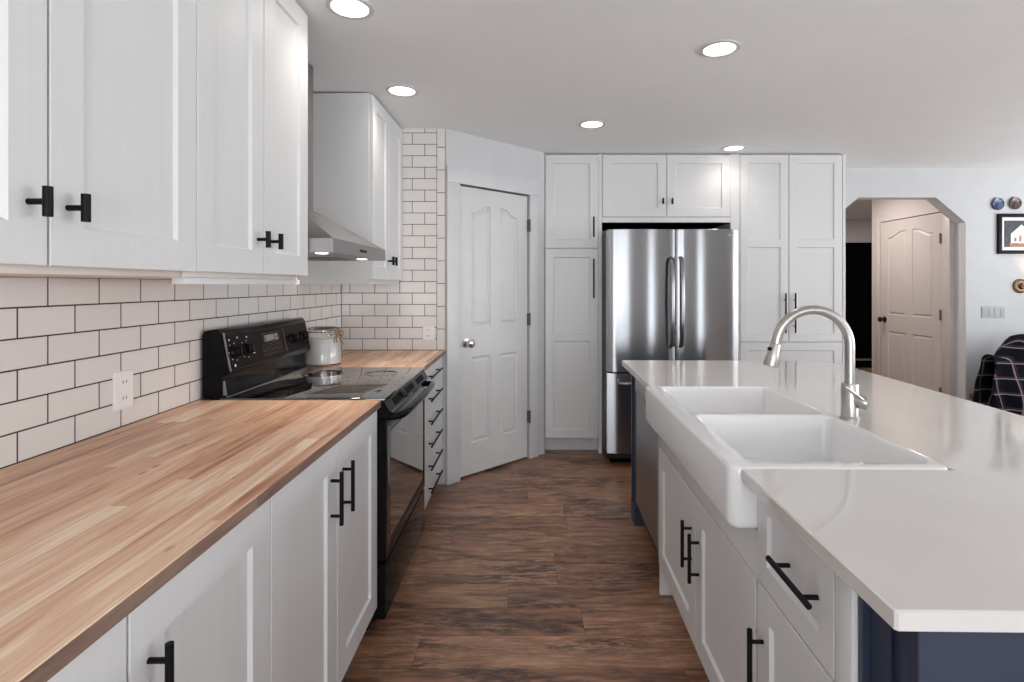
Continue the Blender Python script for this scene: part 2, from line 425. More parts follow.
def arch_panels(u0, u1, v0, v1, st=0.105, rail_z=(0.88, 0.98), rise=0.055, low=0.10):
    mid = (u0+u1)/2; W = (u1-u0); hs = []
    g = 0.045
    for a, b, up in ((u0+st, mid-g, True), (mid+g, u1-st, False)):
        hs.append(rect(a, b, v0+0.22, v0+rail_z[0]))
        top = v1-0.12; N = 8; pts = [(a, v0+rail_z[1]), (b, v0+rail_z[1])]
        for i in range(N+1):
            t = i/N; u = b+(a-b)*t
            s = (1-t) if up else t          # 1 at the door's middle
            ss = min(1, max(0, (s-0.08)/0.72)); h = ss*ss*(3-2*ss)
            pts.append((u, top-rise+rise*h))
        hs.append(pts)
    return hs
PANEL = ((0.006, -0.008), (0.013, -0.010), (0.032, -0.002))
d1 = thing('door_1', 'white four-panel pantry door with arched upper panels, set in the diagonal wall', None, FD((DU0+DU1)/2, 0.0, -0.02), kind='structure')
mb = MB(FD); mb.slab(rect(DU0, DU1, 0.014, DH), -0.045, -0.008, arch_panels(DU0, DU1, 0.014, DH, 0.105, (0.83, 1.05), 0.06), PANEL, e=0.002)
mb.build('door_panel', M['door'], d1, ang=20)
n = Vector((DGD.y, -DGD.x, 0))
mb = MB(FD); mb.lathe((DU0+0.06, 0.948, -0.008), n, [(0, 0), (0.032, 0), (0.032, 0.006), (0.013, 0.010), (0.011, 0.030), (0.022, 0.038), (0.030, 0.050), (0.028, 0.064), (0.014, 0.071), (0, 0.071)])
kn = mb.build('door_handle', plain('satin_silver_knob', (0.75, 0.73, 0.70, 1), 0.15, 1.0), d1); kn['label'] = 'round silver door knob'
for z in (1.82, 1.09, 0.33):
    mb = MB(FD); mb.box(DU1-0.004, DU1+0.010, z-0.045, z+0.045, -0.010, 0.018, 0.002); mb.tube([(DU1+0.003, z-0.05, 0.020), (DU1+0.003, z+0.05, 0.020)], 0.006)
    mb.build('hinge', M['hinge'], d1)

# back wall of the living area with the chamfered archway
AX0, AX1, AZT, AZL, CH = 2.72, 3.964, 2.153, 1.925, 0.27
prof = [(2.60, 0), (AX0, 0), (AX0, AZL), (AX0+CH, AZT), (AX1-CH, AZT), (AX1, AZL), (AX1, 0), (6.35, 0), (6.35, CZ), (2.60, CZ)]
mb = MB(lambda u, v, w: (u, 4.868-w, v)); mb.slab(prof, -0.125, 0, e=0.001); struct('wall_right_back', mb, M['wall'])
# hall behind it
HX = 3.93
struct('wall_hall_left', MB().box(2.50, 2.60, 5.1, 9.0, 0, CZ), M['hallwall'])
HY0, HY1, HH = 5.10, 5.99, 2.050
mb = MB(); mb.box(HX, HX+0.12, 4.995, HY0, 0, CZ); mb.box(HX, HX+0.12, HY1, 6.15, 0, CZ); mb.box(HX, HX+0.12, HY0, HY1, HH+0.01, CZ)
mb.box(HX+0.5, HX+0.56, 4.995, 6.15, 0, CZ); mb.box(HX+0.12, HX+0.5, 6.05, 6.15, 0, CZ)
struct('wall_hall_right', mb, M['hallwall'])
mb = MB(); mb.box(HX-0.014, HX, 4.995, HY0-0.006, 0, HH+0.02, 0.002); mb.box(HX-0.014, HX, HY1+0.006, 6.08, 0, HH+0.02, 0.002)
struct('trim_5', mb, M['halldoor'])
struct('wall_hall_far', MB().box(2.60, 7.2, 8.70, 8.8, 0, CZ), M['hallwall'])
struct('wall_hall_end', MB().box(7.1, 7.2, 4.99, 8.7, 0, CZ), M['hallwall'])
FH = lambda u, v, w: (HX-w, u, v)
d2 = thing('door_2', 'closed taupe four-panel hallway door seen through the archway', None, (HX, (HY0+HY1)/2, 0), kind='structure')
mb = MB(FH); mb.slab(rect(HY0+0.004, HY1-0.006, 0.012, HH), -0.03, 0.004, arch_panels(HY0, HY1, 0.012, HH, 0.12, (0.84, 1.02), 0.06), PANEL, e=0.002)
mb.build('door_panel', M['halldoor'], d2, ang=20)
mb = MB(FH); mb.lathe((HY1-0.07, 0.975, 0.004), (-1, 0, 0), [(0, 0), (0.032, 0), (0.032, 0.006), (0.012, 0.01), (0.011, 0.03), (0.028, 0.045), (0.028, 0.062), (0.012, 0.07), (0, 0.07)])
mb.build('door_handle', M['bronze'], d2)
for z in (1.80, 1.07, 0.33):
    mb = MB(FH); mb.tube([(HY0, z-0.05, 0.02), (HY0, z+0.05, 0.02)], 0.008); mb.box(HY0-0.01, HY0+0.012, z-0.045, z+0.045, 0.0, 0.018); mb.build('hinge', M['hinge'], d2)
d3 = thing('door_3', 'black door at the far end of the hall', None, (5.3, 8.7, 0), kind='structure')
mb = MB(lambda u, v, w: (u, 8.698-w, v)); mb.slab(rect(4.75, 5.75, 0.01, 2.04), 0, 0.03, [rect(4.85, 5.65, 0.30, 1.9)], ((0.01, -0.008),)); mb.build('door_panel', M['dark'], d3)
mb = MB(lambda u, v, w: (u, 8.698-w, v)); mb.box(4.75, 5.75, 0.13, 0.16, 0.031, 0.036); mb.build('kick_strip', M['hinge'], d3)

# outer walls of the living area, with window openings
mb = MB()
def wall_y(x0, x1, y0, y1, holes):      # wall along X with rectangular holes
    xs = x0
    for (a, b, c, d) in holes:
        mb.box(xs, a, y0, y1, 0, CZ); 
        if c > 0: mb.box(a, b, y0, y1, 0, c)
        mb.box(a, b, y0, y1, d, CZ); xs = b
    mb.box(xs, x1, y0, y1, 0, CZ)
wall_y(-1.45, 6.35, -3.6, -3.5, [(-0.75, 1.45, 0.0, 2.13), (2.88, 3.42, 0.25, 2.13)]); struct('wall_rear', mb, M['wall'])
mb = MB()
def wall_x(y0, y1, x0, x1, holes):
    ys = y0
    for (a, b, c, d) in holes:
        mb.box(x0, x1, ys, a, 0, CZ); mb.box(x0, x1, a, b, 0, c); mb.box(x0, x1, a, b, d, CZ); ys = b
    mb.box(x0, x1, ys, y1, 0, CZ)
wall_x(-3.5, 4.868, 6.1, 6.2, [(-1.1, 1.5, 0.6, 2.1), (2.5, 3.9, 0.6, 2.1)]); struct('wall_right', mb, M['wall'])
def wframe(name, F, u0, u1, v0, v1, n):
    mb = MB(F)
    for a, b, c, d in ((u0, u0+0.05, v0, v1), (u1-0.05, u1, v0, v1), (u0, u1, v0, v0+0.05), (u0, u1, v1-0.05, v1)): mb.box(a, b, c, d, -0.06, -0.02)
    for i in range(1, n): x = u0+(u1-u0)*i/n; mb.box(x-0.03, x+0.03, v0+0.05, v1-0.05, -0.06, -0.02)
    struct(name, mb, M['trim'])
FR = lambda u, v, w: (u, -3.5+w, v)
FX = lambda u, v, w: (6.1-w, u, v)
wframe('window_1', FR, -0.75, 1.45, 0.0, 2.13, 2); wframe('window_2', FR, 2.88, 3.42, 0.25, 2.13, 1)
wframe('window_3', FX, -1.1, 1.5, 0.6, 2.1, 3); wframe('window_4', FX, 2.5, 3.9, 0.6, 2.1, 2)

# ------------------------------------------------------------------ left base cabinets
def base_cabinet(label, u0, u1, doors, group=None):
    t = thing('base_cabinet', label, 'cabinet', (-0.90, (u0+u1)/2, 0), group)
    mb = MB(FL); mb.box(u0+0.001, u1-0.001, 0.112, 0.885, -0.655, 0.0); mb.build('body', M['cab'], t)
    mb = MB(FL); mb.box(u0+0.001, u1-0.001, 0.0, 0.112, -0.62, -0.06); mb.build('toe_kick', M['cab'], t)
    for a, b, hu in doors:
        d = shaker(FL, 'door', t, a, b, 0.115, 0.882, 0.078); pull(FL, d, hu, 0.648, hu, 0.806)
    return t
base_cabinet('white two-door base cabinet under the near end of the wood worktop', 0.356, 1.217, [(0.356, 0.785, 0.740), (0.787, 1.217, 0.828)])
base_cabinet('white two-door base cabinet beside the black range, paired black bar handles', 1.219, 2.066, [(1.219, 1.637, 1.585), (1.639, 2.066, 1.686)])
t = thing('drawer_cabinet', 'narrow white six-drawer base cabinet between the range and the pantry door wall', 'cabinet', (-0.90, 3.25, 0))
mb = MB(FL); mb.box(2.868, 3.634, 0.095, 0.885, -0.66, 0.0); mb.build('body', M['cab'], t)
mb = MB(FL); mb.box(2.868, 3.634, 0.0, 0.095, -0.62, -0.06); mb.build('toe_kick', M['cab'], t)
for i in range(6):
    z0 = 0.098+i*0.1307; mb = MB(FL); mb.slab(rect(2.870, 3.600, z0+0.0015, z0+0.129), 0.001, 0.021, e=0.002); d = mb.build('drawer', M['cab'], t)
    pull(FL, d, 3.05, z0+0.075, 3.42, z0+0.075, off=0.030, r=0.006)

# worktops
def worktop(name, label, cat, poly, z0, z1, mat, e, frame=None, band=False):
    mb = MB(); mb.slab(poly, z0, z1, e=e)
    c = Vector((sum(p[0] for p in poly)/len(poly), sum(p[1] for p in poly)/len(poly), z0))
    bmesh.ops.translate(mb.bm, verts=mb.bm.verts[:], vec=-c)
    o = mb.build(name, mat)
    if frame: pv, a = frame; o.location = pv+Matrix.Rotation(a, 3, 'Z') @ (c-pv); o.rotation_euler = (0, 0, a)
    else: o.location = c
    o['label'] = label; o['category'] = cat
    if band:
        ys = [p[1] for p in poly]; mb = MB(); mb.box(-0.5778, -0.5760, min(ys)+0.001, max(ys)-0.001, 0.8875, 0.9115)
        bmesh.ops.translate(mb.bm, verts=mb.bm.verts[:], vec=-c); ch = mb.build('front_edge', M['butcher_edge']); ch.parent = o
    return o
worktop('worktop', 'long wooden butcher-block worktop on the left, in front of the range', 'countertop', rect(WL+0.001, -0.578, 0.34, 2.068), 0.886, 0.914, M['butcher'], 0.0018, band=True)
worktop('worktop', 'short wooden butcher-block worktop in the corner beyond the range', 'countertop', rect(WL+0.001, -0.578, 2.864, 3.636), 0.886, 0.914, M['butcher'], 0.0018, band=True)

# ------------------------------------------------------------------ left wall cabinets
def wall_cabinet(label, u0, u1, z0, doors, side_low=None):
    t = thing('wall_cabinet', label, 'cabinet', (-1.08, (u0+u1)/2, z0))
    mb = MB(FU); mb.box(u0+0.001, u1-0.001, z0+0.004, 2.413, -0.397, 0.0, 0.001); mb.build('body', M['cab'], t)
    for a, b, hu in doors:
        d = shaker(FU, 'door', t, a, b, z0, 2.408, 0.074); tknob(FU, d, hu, CAMZ+0.143)
    return t
t = wall_cabinet('nearest white two-door wall cabinet, at the upper left edge', 0.534, 1.388, 1.393, [(0.534, 0.960, 0.921), (0.962, 1.388, 1.000)])
mb = MB(FU); mb.box(0.54, 1.385, 1.380, 1.3965, -0.392, -0.02, 0.001); mb.build('bottom_panel', M['cab_under'], t)
t = wall_cabinet('second white wall cabinet with two narrow doors, next to the range hood', 1.388, 2.083, 1.393, [(1.388, 1.738, 1.697), (1.740, 2.083, 1.783)])
mb = MB(FU); mb.box(1.391, 2.080, 1.380, 1.3965, -0.392, -0.02, 0.001); mb.build('bottom_panel', M['cab_under'], t)
mb = MB(FU); mb.box(1.389, 2.082, 1.3615, 1.3795, -0.045, -0.012, 0.001); mb.build('light_rail', M['cab'], t)
t = wall_cabinet('white two-door wall cabinet in the corner beyond the hood', 2.943, 3.634, 1.388, [(2.945, 3.288, 3.252), (3.290, 3.632, 3.325)])
mb = MB(FU); mb.box(2.9425, 2.958, 1.364, 2.413, -0.396, -0.002); mb.box(2.958, 3.632, 1.364, 1.391, -0.02, -0.004); mb.build('side_panel', M['cab'], t)

# ------------------------------------------------------------------ range hood
HY = (2.092, 2.852); hf = -0.770
t = thing('range_hood', 'stainless steel pyramid range hood with two lit lamps above the black range', 'range hood', (-1.02, 2.47, 1.485))
def frustum(mb, b, t_, z0, z1):
    a = [mb.v(x, y, z0) for x, y in rect(*b)]; c = [mb.v(x, y, z1) for x, y in rect(*t_)]
    mb.bridge(a, c); mb.bm.faces.new(c); return a
mb = MB(); a = frustum(mb, (WL+0.001, hf, HY[0], HY[1]), (WL+0.001, -1.055, 2.37, 2.605), 1.543, 1.72); mb.bm.faces.new(a[::-1])
mb.build('canopy', M['hoodsteel'], t)
mb = MB(); mb.box(WL+0.001, -1.055, 2.37, 2.605, 1.7205, 2.420, 0.001); mb.build('chimney', M['hoodsteel'], t)
mb = MB(); Y0, Y1 = HY
mb.box(hf-0.012, hf, Y0, Y1, 1.487, 1.5425); mb.box(WL+0.001, hf-0.012, Y0, Y0+0.012, 1.487, 1.5425); mb.box(WL+0.001, hf-0.012, Y1-0.012, Y1, 1.487, 1.5425)
mb.box(WL+0.012, hf-0.13, Y0+0.012, Y1-0.012, 1.505, 1.512); mb.box(hf-0.13, hf-0.012, Y0+0.012, Y1-0.012, 1.489, 1.512)
rim = mb.build('rim', M['hoodsteel'], t)
mb = MB(); mb.box(hf+0.0005, hf+0.002, 2.42, 2.52, 1.508, 1.520); mb.build('control_panel', M['black'], t)
for y in (2.17, 2.69):
    mb = MB(); mb.lathe((-0.845, y, 1.4885), (0, 0, -1), [(0, 0), (0.025, 0), (0.025, 0.002), (0.020, 0.003), (0, 0.003)]); mb.build('lamp', M['hoodlamp'], t)
    l = D.lights.new('hood_lamp', 'SPOT'); l.energy = 5; l.color = (1, 0.82, 0.66); l.spot_size = 2.2; l.spot_blend = 0.8; l.shadow_soft_size = 0.03
    o = D.objects.new('hood_lamp', l); COL.objects.link(o); o.location = (-0.845, y, 1.478)

# ------------------------------------------------------------------ range
RY0, RY1 = 2.074, 2.858
t = thing('range', 'black electric range with smooth glass top and slanted control panel', 'stove', (-0.92, 2.466, 0))
mb = MB(); mb.box(-1.262, -0.600, RY0, RY1, 0.055, 0.905); mb.build('body', M['satin'], t)
mb = MB(); mb.box(-1.20, -0.64, RY0+0.03, RY1-0.03, 0.0, 0.055); mb.build('plinth', M['satin'], t)
mb = MB(); mb.box(-1.205, -0.562, RY0, RY1, 0.9055, 0.920, 0.004); ct = mb.build('cooktop', M['glassblack'], t)
mb = MB(); mb.box(-1.188, -1.180, RY0+0.02, RY1-0.02, 0.9201, 0.9225); mb.build('glass_trim', plain('chrome_edge', (0.5, 0.48, 0.46, 1), 0.2, 1.0), ct)
for x, y, r in ((-1.03, 2.27, 0.075), (-1.03, 2.66, 0.095), (-0.74, 2.27, 0.105), (-0.74, 2.66, 0.08)):
    mb = MB(); mb.lathe((x, y, 0.9200), (0, 0, 1), [(r-0.0015, 0), (r-0.0015, 0.0004), (r, 0.0004), (r, 0)], 40); mb.build('burner_ring', plain('burner_print', (0.05, 0.045, 0.045, 1), 0.2), ct)
FC = lambda u, v, w: (u, w, v)    # cross sections in XZ, extruded along Y
mb = MB(FC); sec = [(-1.272, 0.9205), (-1.195, 0.9205), (-1.200, 1.000), (-1.172, 1.010), (-1.170, 1.025), (-1.198, 1.165), (-1.206, 1.180), (-1.220, 1.187), (-1.262, 1.180), (-1.272, 1.165)]
mb.slab(sec, RY0+0.002, RY1-0.002, e=0.006); bgd = mb.build('backguard', M['gloss'], t)
s0 = Vector((-1.170, 0, 1.025)); s1 = Vector((-1.198, 0, 1.165)); sd = (s1-s0).normalized(); sn = Vector((sd.z, 0, -sd.x))
FS = lambda u, v, w: (s0.x+sd.x*v+sn.x*w, u, s0.z+sd.z*v+sn.z*w)
mb = MB(FS); mb.slab(rrect(RY0+0.03, RY1-0.02, 0.003, 0.138, 0.012, 3), 0.0002, 0.003, e=0.001); cp = mb.build('control_panel', M['satin'], t)
mb = MB(FC); mb.slab([(-1.1965, 1.172), (-1.1690, 1.028), (-1.1640, 1.022), (-1.1925, 1.172)], RY0+0.006, RY0+0.016, e=0.001); e1 = mb.build('end_trim', plain('grey_end_trim', (0.22, 0.24, 0.27, 1), 0.25, 0.6), bgd)
mb = MB(FC); mb.slab([(-1.193, 0.985), (-1.190, 0.985), (-1.182, 0.930), (-1.192, 0.930)], RY0+0.004, RY0+0.012, e=0.001); mb.build('end_trim', plain('grey_end_trim', (0.22, 0.24, 0.27, 1), 0.25, 0.6), bgd)
for y, v in ((2.135, 0.068), (2.225, 0.068), (2.655, 0.070), (2.775, 0.070)):
    mb = MB(FS); mb.lathe((y, v, 0.003), sn, [(0, 0), (0.027, 0), (0.027, 0.004), (0.021, 0.008), (0.019, 0.024), (0.016, 0.027), (0, 0.027)])
    mb.box(y-0.004, y+0.004, v-0.018, v+0.018, 0.027, 0.034, 0.001); mb.build('knob', M['gloss'], cp)
def mark_box(a, b, c, d): mb = MB(FS); mb.box(a, b, c, d, 0.003, 0.0034); mb.build('control_mark', M['mark'], cp)
def mark_dot(y, v, r): mb = MB(FS); mb.lathe((y, v, 0.003), sn, [(0, 0.0005), (r, 0.0005), (r, 0)], 12); mb.build('control_mark', M['mark'], cp)
for cy, cv in ((2.135, 0.068), (2.225, 0.068)):
    for q in range(7):
        a = math.radians(20+q*53); mark_box(cy+0.036*math.cos(a)-0.002, cy+0.036*math.cos(a)+0.002, cv+0.036*math.sin(a)-0.0015, cv+0.036*math.sin(a)+0.0015)
for y, v, r in ((2.115, 0.118, 0.0035), (2.175, 0.122, 0.0035), (2.245, 0.118, 0.0035), (2.125, 0.014, 0.005)): mark_dot(y, v, r)
for v in (0.045, 0.060, 0.075): mark_box(2.275, 2.290, v-0.0015, v+0.0015)
mb = MB(FS)
def outl(u0, u1, v0, v1, t_=0.0012):
    for a in ((u0, u1, v0, v0+t_), (u0, u1, v1-t_, v1), (u0, u0+t_, v0, v1), (u1-t_, u1, v0, v1)): mb.box(*a, 0.003, 0.0033)
outl(2.37, 2.53, 0.070, 0.118)
for i in range(5): outl(2.36+i*0.037, 2.388+i*0.037, 0.022, 0.040); outl(2.36+i*0.037, 2.388+i*0.037, 0.045, 0.062)
mb.box(2.575, 2.579, 0.015, 0.125, 0.003, 0.0034)
mb.build('display_outline', M['outline'], cp)
mb = MB(FS); mb.box(2.385, 2.515, 0.080, 0.110, 0.003, 0.0032); mb.build('display', M['glassblack'], cp)
# front: vent trim, oven door, drawer
mb = MB(FC); mb.slab([(-0.600, 0.840), (-0.556, 0.840), (-0.543, 0.866), (-0.566, 0.9045), (-0.600, 0.9045)], RY0+0.004, RY1-0.004, e=0.002); vt = mb.build('vent_trim', M['gloss'], t)
v0_ = Vector((-0.543, 0, 0.866)); vd = (Vector((-0.566, 0, 0.9045))-v0_).normalized(); vn = Vector((vd.z, 0, -vd.x))
FV = lambda u, v, w: (v0_.x+vd.x*v+vn.x*w, u, v0_.z+vd.z*v+vn.z*w)
for k, yc in enumerate((2.25, 2.47, 2.69)):
    mb = MB(FV)
    for j in range(6): mb.box(yc-0.075+j*0.026, yc-0.075+j*0.026+0.015, 0.008, 0.036, -0.0005, 0.0006)
    mb.build('vent_slot', M['dark'], vt)
mb = MB(FC)
FE = lambda u, v, w: (-0.6+w, u, v)
mb = MB(FE); mb.slab(rect(RY0+0.004, RY1-0.004, 0.285, 0.836), 0.001, 0.040, [rrect(RY0+0.07, RY1-0.05, 0.34, 0.78, 0.02, 3)], ((0.003, -0.002),), e=0.004); od = mb.build('oven_door', M['gloss'], t)
mb = MB(FE); mb.slab(rrect(RY0+0.075, RY1-0.055, 0.345, 0.775, 0.018, 3), 0.0385, 0.0395, e=0.0005); mb.build('oven_window', M['glassblack'], od)
mb = MB(FE)
hp = [(RY0+0.045, 0.838, 0.030), (RY0+0.045, 0.840, 0.070), (RY0+0.065, 0.842, 0.090), (RY0+0.14, 0.845, 0.100), ((RY0+RY1)/2, 0.848, 0.108), (RY1-0.14, 0.845, 0.100), (RY1-0.065, 0.842, 0.090), (RY1-0.045, 0.840, 0.070), (RY1-0.045, 0.838, 0.030)]
mb.tube(hp, 0.015, 14); mb.build('handle', M['gloss'], od)
mb = MB(FE); mb.slab(rect(RY0+0.004, RY1-0.004, 0.060, 0.272), 0.001, 0.038, e=0.004); mb.build('storage_drawer', M['gloss'], t)

# ------------------------------------------------------------------ jar on the corner worktop
jx, jy, jz = -1.150, 2.985, 0.9142
t = thing('storage_jar', 'clear glass clamp jar with white contents and twine bow, behind the range', 'jar', (jx, jy, jz))
mb = MB(); mb.lathe((jx, jy, jz), (0, 0, 1), [(0, 0), (0.090, 0), (0.098, 0.008), (0.098, 0.160), (0.088, 0.176), (0.080, 0.182), (0.080, 0.196), (0.076, 0.196), (0.076, 0.180), (0.084, 0.172), (0.094, 0.158), (0.094, 0.012), (0.088, 0.005), (0, 0.005)], 32)
mb.build('glass_body', M['glass'], t)
mb = MB(); mb.lathe((jx, jy, jz), (0, 0, 1), [(0, 0.0055), (0.086, 0.0055), (0.0925, 0.013), (0.0925, 0.150), (0.0, 0.153)], 28); mb.build('contents', M['flour'], t)
mb = MB(); mb.lathe((jx, jy, jz), (0, 0, 1), [(0, 0.200), (0.081, 0.1985), (0.082, 0.206), (0.050, 0.214), (0, 0.216)], 28); mb.build('lid', M['glass'], t)
ring = lambda z, r: [(jx+r*math.cos(a), jy+r*math.sin(a), z) for a in [2*PI*k/24 for k in range(25)]]
mb = MB(); mb.tube(ring(jz+0.186, 0.0825), 0.0022, 6, cap=False); mb.tube(ring(jz+0.203, 0.0842), 0.0018, 6, cap=False); mb.tube([(jx+0.084, jy-0.01, jz+0.203), (jx+0.098, jy-0.012, jz+0.19), (jx+0.086, jy-0.01, jz+0.165)], 0.002, 6)
mb.build('wire_clamp', M['hinge'], t)
mb = MB(); cx, cy, cz = jx+0.088, jy-0.045, jz+0.176
for a, dx, dz, L in ((0, 0.035, 0.012, 1), (0, -0.03, 0.012, 1)):
    mb.tube([(cx, cy, cz), (cx+dx*0.6, cy-0.01, cz+0.022), (cx+dx*1.3, cy-0.012, cz+0.012), (cx+dx, cy-0.01, cz-0.008), (cx, cy, cz)], 0.0035, 6)
for dx in (-0.012, 0.006, 0.030, 0.042): mb.tube([(cx, cy, cz), (cx+dx*0.6, cy-0.012, cz-0.02), (cx+dx, cy-0.012, cz-0.045-abs(dx)*0.3)], 0.003, 6)
mb.build('twine_bow', M['twine'], t)

# ------------------------------------------------------------------ outlets and switch
def outlet(label, F, u, v, hw, hh, gang=1, mat='plastic', cat='outlet', name='wall_outlet'):
    t = thing(name, label, cat, F(u, v-hh, 0.0))
    mb = MB(F); mb.slab(rrect(u-hw, u+hw, v-hh, v+hh, 0.006, 3), 0.0002, 0.006, e=0.002); mb.build('plate', M[mat], t)
    if name == 'wall_outlet':
        for s in (-1, 1):
            mb = MB(F); mb.slab(rrect(u-hw*0.42, u+hw*0.42, v+s*hh*0.42-0.017, v+s*hh*0.42+0.017, 0.006, 3), 0.006, 0.0075, e=0.0005); r_ = mb.build('socket', M[mat], t)
            mb = MB(F)
            for q in (-1, 1): mb.box(u+q*0.007-0.0012, u+q*0.007+0.0012, v+s*hh*0.42-0.004, v+s*hh*0.42+0.006, 0.0075, 0.0078)
            mb.build('slot', M['dark'], r_)
    else:
        for k in range(gang):
            c = u-hw+(2*hw)*(k+0.5)/gang; mb = MB(F); mb.slab(rrect(c-0.015, c+0.015, v-0.033, v+0.033, 0.003, 2), 0.006, 0.009, e=0.001); mb.build('rocker', M[mat], t)
    return t
outlet('white electrical outlet on the left tile wall, above the long wood worktop', lambda u, v, w: (WL+w, u, v), 1.684, 1.029, 0.040, 0.060)
outlet('white electrical outlet on the back tile wall beside the pantry door', lambda u, v, w: (u, 3.638-w, v), -0.690, 1.031, 0.040, 0.047)
outlet('grey four-gang light switch plate right of the archway', lambda u, v, w: (u, 4.868-w, v), 4.21, 1.110, 0.107, 0.052, 4, 'switch', 'light switch', 'light_switch')

# ------------------------------------------------------------------ back run: pantry, fridge, cabinets
t = thing('pantry_cabinet', 'tall narrow white pantry cabinet between the pantry door and the fridge', 'cabinet', (0.34, 4.6, 0))
mb = MB(FB); mb.box(0.123, 0.552, 0.118, 2.413, -0.60, 0.0); mb.box(0.552, 0.580, 0.0, 2.413, -0.60, 0.018); mb.build('body', M['cab'], t)
mb = MB(FB); mb.box(0.123, 0.551, 0.0, 0.118, -0.58, -0.075); mb.build('toe_kick', M['cab'], t)
d = shaker(FB, 'door', t, 0.122, 0.551, 1.654, 2.408, 0.068); pull(FB, d, 0.512, 1.744, 0.512, 1.905, off=0.028)
d = shaker(FB, 'door', t, 0.122, 0.551, 0.122, 1.650, 0.068, mids=((0.905, 0.965),)); pull(FB, d, 0.512, 1.252, 0.512, 1.567, off=0.028)
t = thing('fridge_top_cabinet', 'white two-door cabinet over the fridge', 'cabinet', (1.10, 4.6, 1.862))
mb = MB(FB); mb.box(0.582, 1.618, 1.862, 2.413, -0.60, 0.0); mb.box(0.582, 1.618, 1.862, 1.902, 0.0, 0.018); mb.build('body', M['cab'], t)
mb = MB(FB); mb.box(0.583, 1.617, 1.857, 1.8615, -0.60, -0.01); mb.build('gap_shade_board', M['dark'], t)  # black board added to paint the gap over the fridge as deep shade
for a, b, k in ((0.583, 1.102, 1.068), (1.104, 1.618, 1.142)):
    d = shaker(FB, 'door', t, a, b, 1.906, 2.408, 0.07); tknob(FB, d, k, 2.03, h=0.024, r=0.0075, off=0.028)
t = thing('tall_cabinet', 'wide tall white cabinet with two long doors over a drawer, right of the fridge', 'cabinet', (2.1, 4.6, 0))
mb = MB(FB); mb.box(1.619, 1.692, 0.0, 2.413, -0.60, 0.018); mb.box(1.692, 2.522, 0.118, 2.413, -0.60, 0.0); mb.box(2.522, 2.543, 0.0, 2.413, -0.60, 0.022); mb.build('body', M['cab'], t)
mb = MB(FB); mb.box(1.693, 2.521, 0.0, 0.118, -0.58, -0.075); mb.build('toe_kick', M['cab'], t)
for a, b, k in ((1.694, 2.086, 2.050), (2.088, 2.520, 2.128)):
    d = shaker(FB, 'door', t, a, b, 0.899, 2.408, 0.066, mids=((1.662, 1.722),)); pull(FB, d, k, 0.972, k, 1.292, off=0.028)
for z0, z1 in ((0.512, 0.895), (0.122, 0.508)):
    d = shaker(FB, 'drawer', t, 1.694, 2.520, z0, z1, 0.066); pull(FB, d, 1.95, (z0+z1)/2, 2.27, (z0+z1)/2, off=0.028)

# refrigerator
t = thing('refrigerator', 'stainless steel French-door refrigerator in the back cabinet run', 'refrigerator', (1.06, 4.4, 0))
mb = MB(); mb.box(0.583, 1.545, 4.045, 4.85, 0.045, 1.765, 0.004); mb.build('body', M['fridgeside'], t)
mb = MB(); mb.box(0.62, 1.51, 4.10, 4.80, 0.0, 0.045); mb.build('base', M['dark'], t)
def fdoor(name, x0, x1, z0, z1, curve):
    N = 16; pts = []
    for i in range(N+1):
        s = i/N; x = x0+(x1-x0)*s; e = min(s, 1-s); y = 3.985-curve*math.sin(PI*s)**0.55
        pts.append((x, y))
    poly = pts+[(x1, 4.038), (x0, 4.038)]
    mb = MB(); mb.slab(poly, z0, z1, e=0.003); return mb.build(name, M['steel'], t, ang=40)
dl = fdoor('door', 0.574, 1.077, 0.712, 1.772, 0.022); dr = fdoor('door', 1.083, 1.550, 0.712, 1.772, 0.022); fz = fdoor('freezer_drawer', 0.574, 1.550, 0.105, 0.702, 0.022)
for d, x in ((dl, 1.045), (dr, 1.118)):
    pts = [(x, 3.975, 0.90), (x, 3.945, 0.91), (x, 3.925, 0.935), (x, 3.915, 1.10), (x, 3.912, 1.22), (x, 3.915, 1.36), (x, 3.925, 1.525), (x, 3.945, 1.55), (x, 3.975, 1.56)]
    mb = MB(); mb.tube(pts, 0.016, 14, flat=0.7); mb.build('handle', M['dwsteel'], d)
mb = MB(); mb.tube([(0.66, 3.975, 0.635), (0.66, 3.925, 0.635), (0.70, 3.912, 0.635), (1.42, 3.912, 0.635), (1.46, 3.925, 0.635), (1.46, 3.975, 0.635)], 0.013, 12); mb.build('handle', M['steel'], fz)
fcu = D.curves.new('logo', 'FONT'); fcu.body = 'SAMSUNG'; fcu.size = 0.020; fcu.align_x = 'CENTER'; fcu.extrude = 0.0006
tmp = D.objects.new('logo_text', fcu); me = D.meshes.new_from_object(tmp); D.objects.remove(tmp)
me.materials.append(plain('logo_grey', (0.75, 0.75, 0.78, 1), 0.3, 0.5))
lg = D.objects.new('logo', me); COL.objects.link(lg); lg.parent = dr; b = BASE[t.name]
lg.location = Vector((1.470, 3.9705, 1.722))-b; lg.rotation_euler = (PI/2, 0, 0)

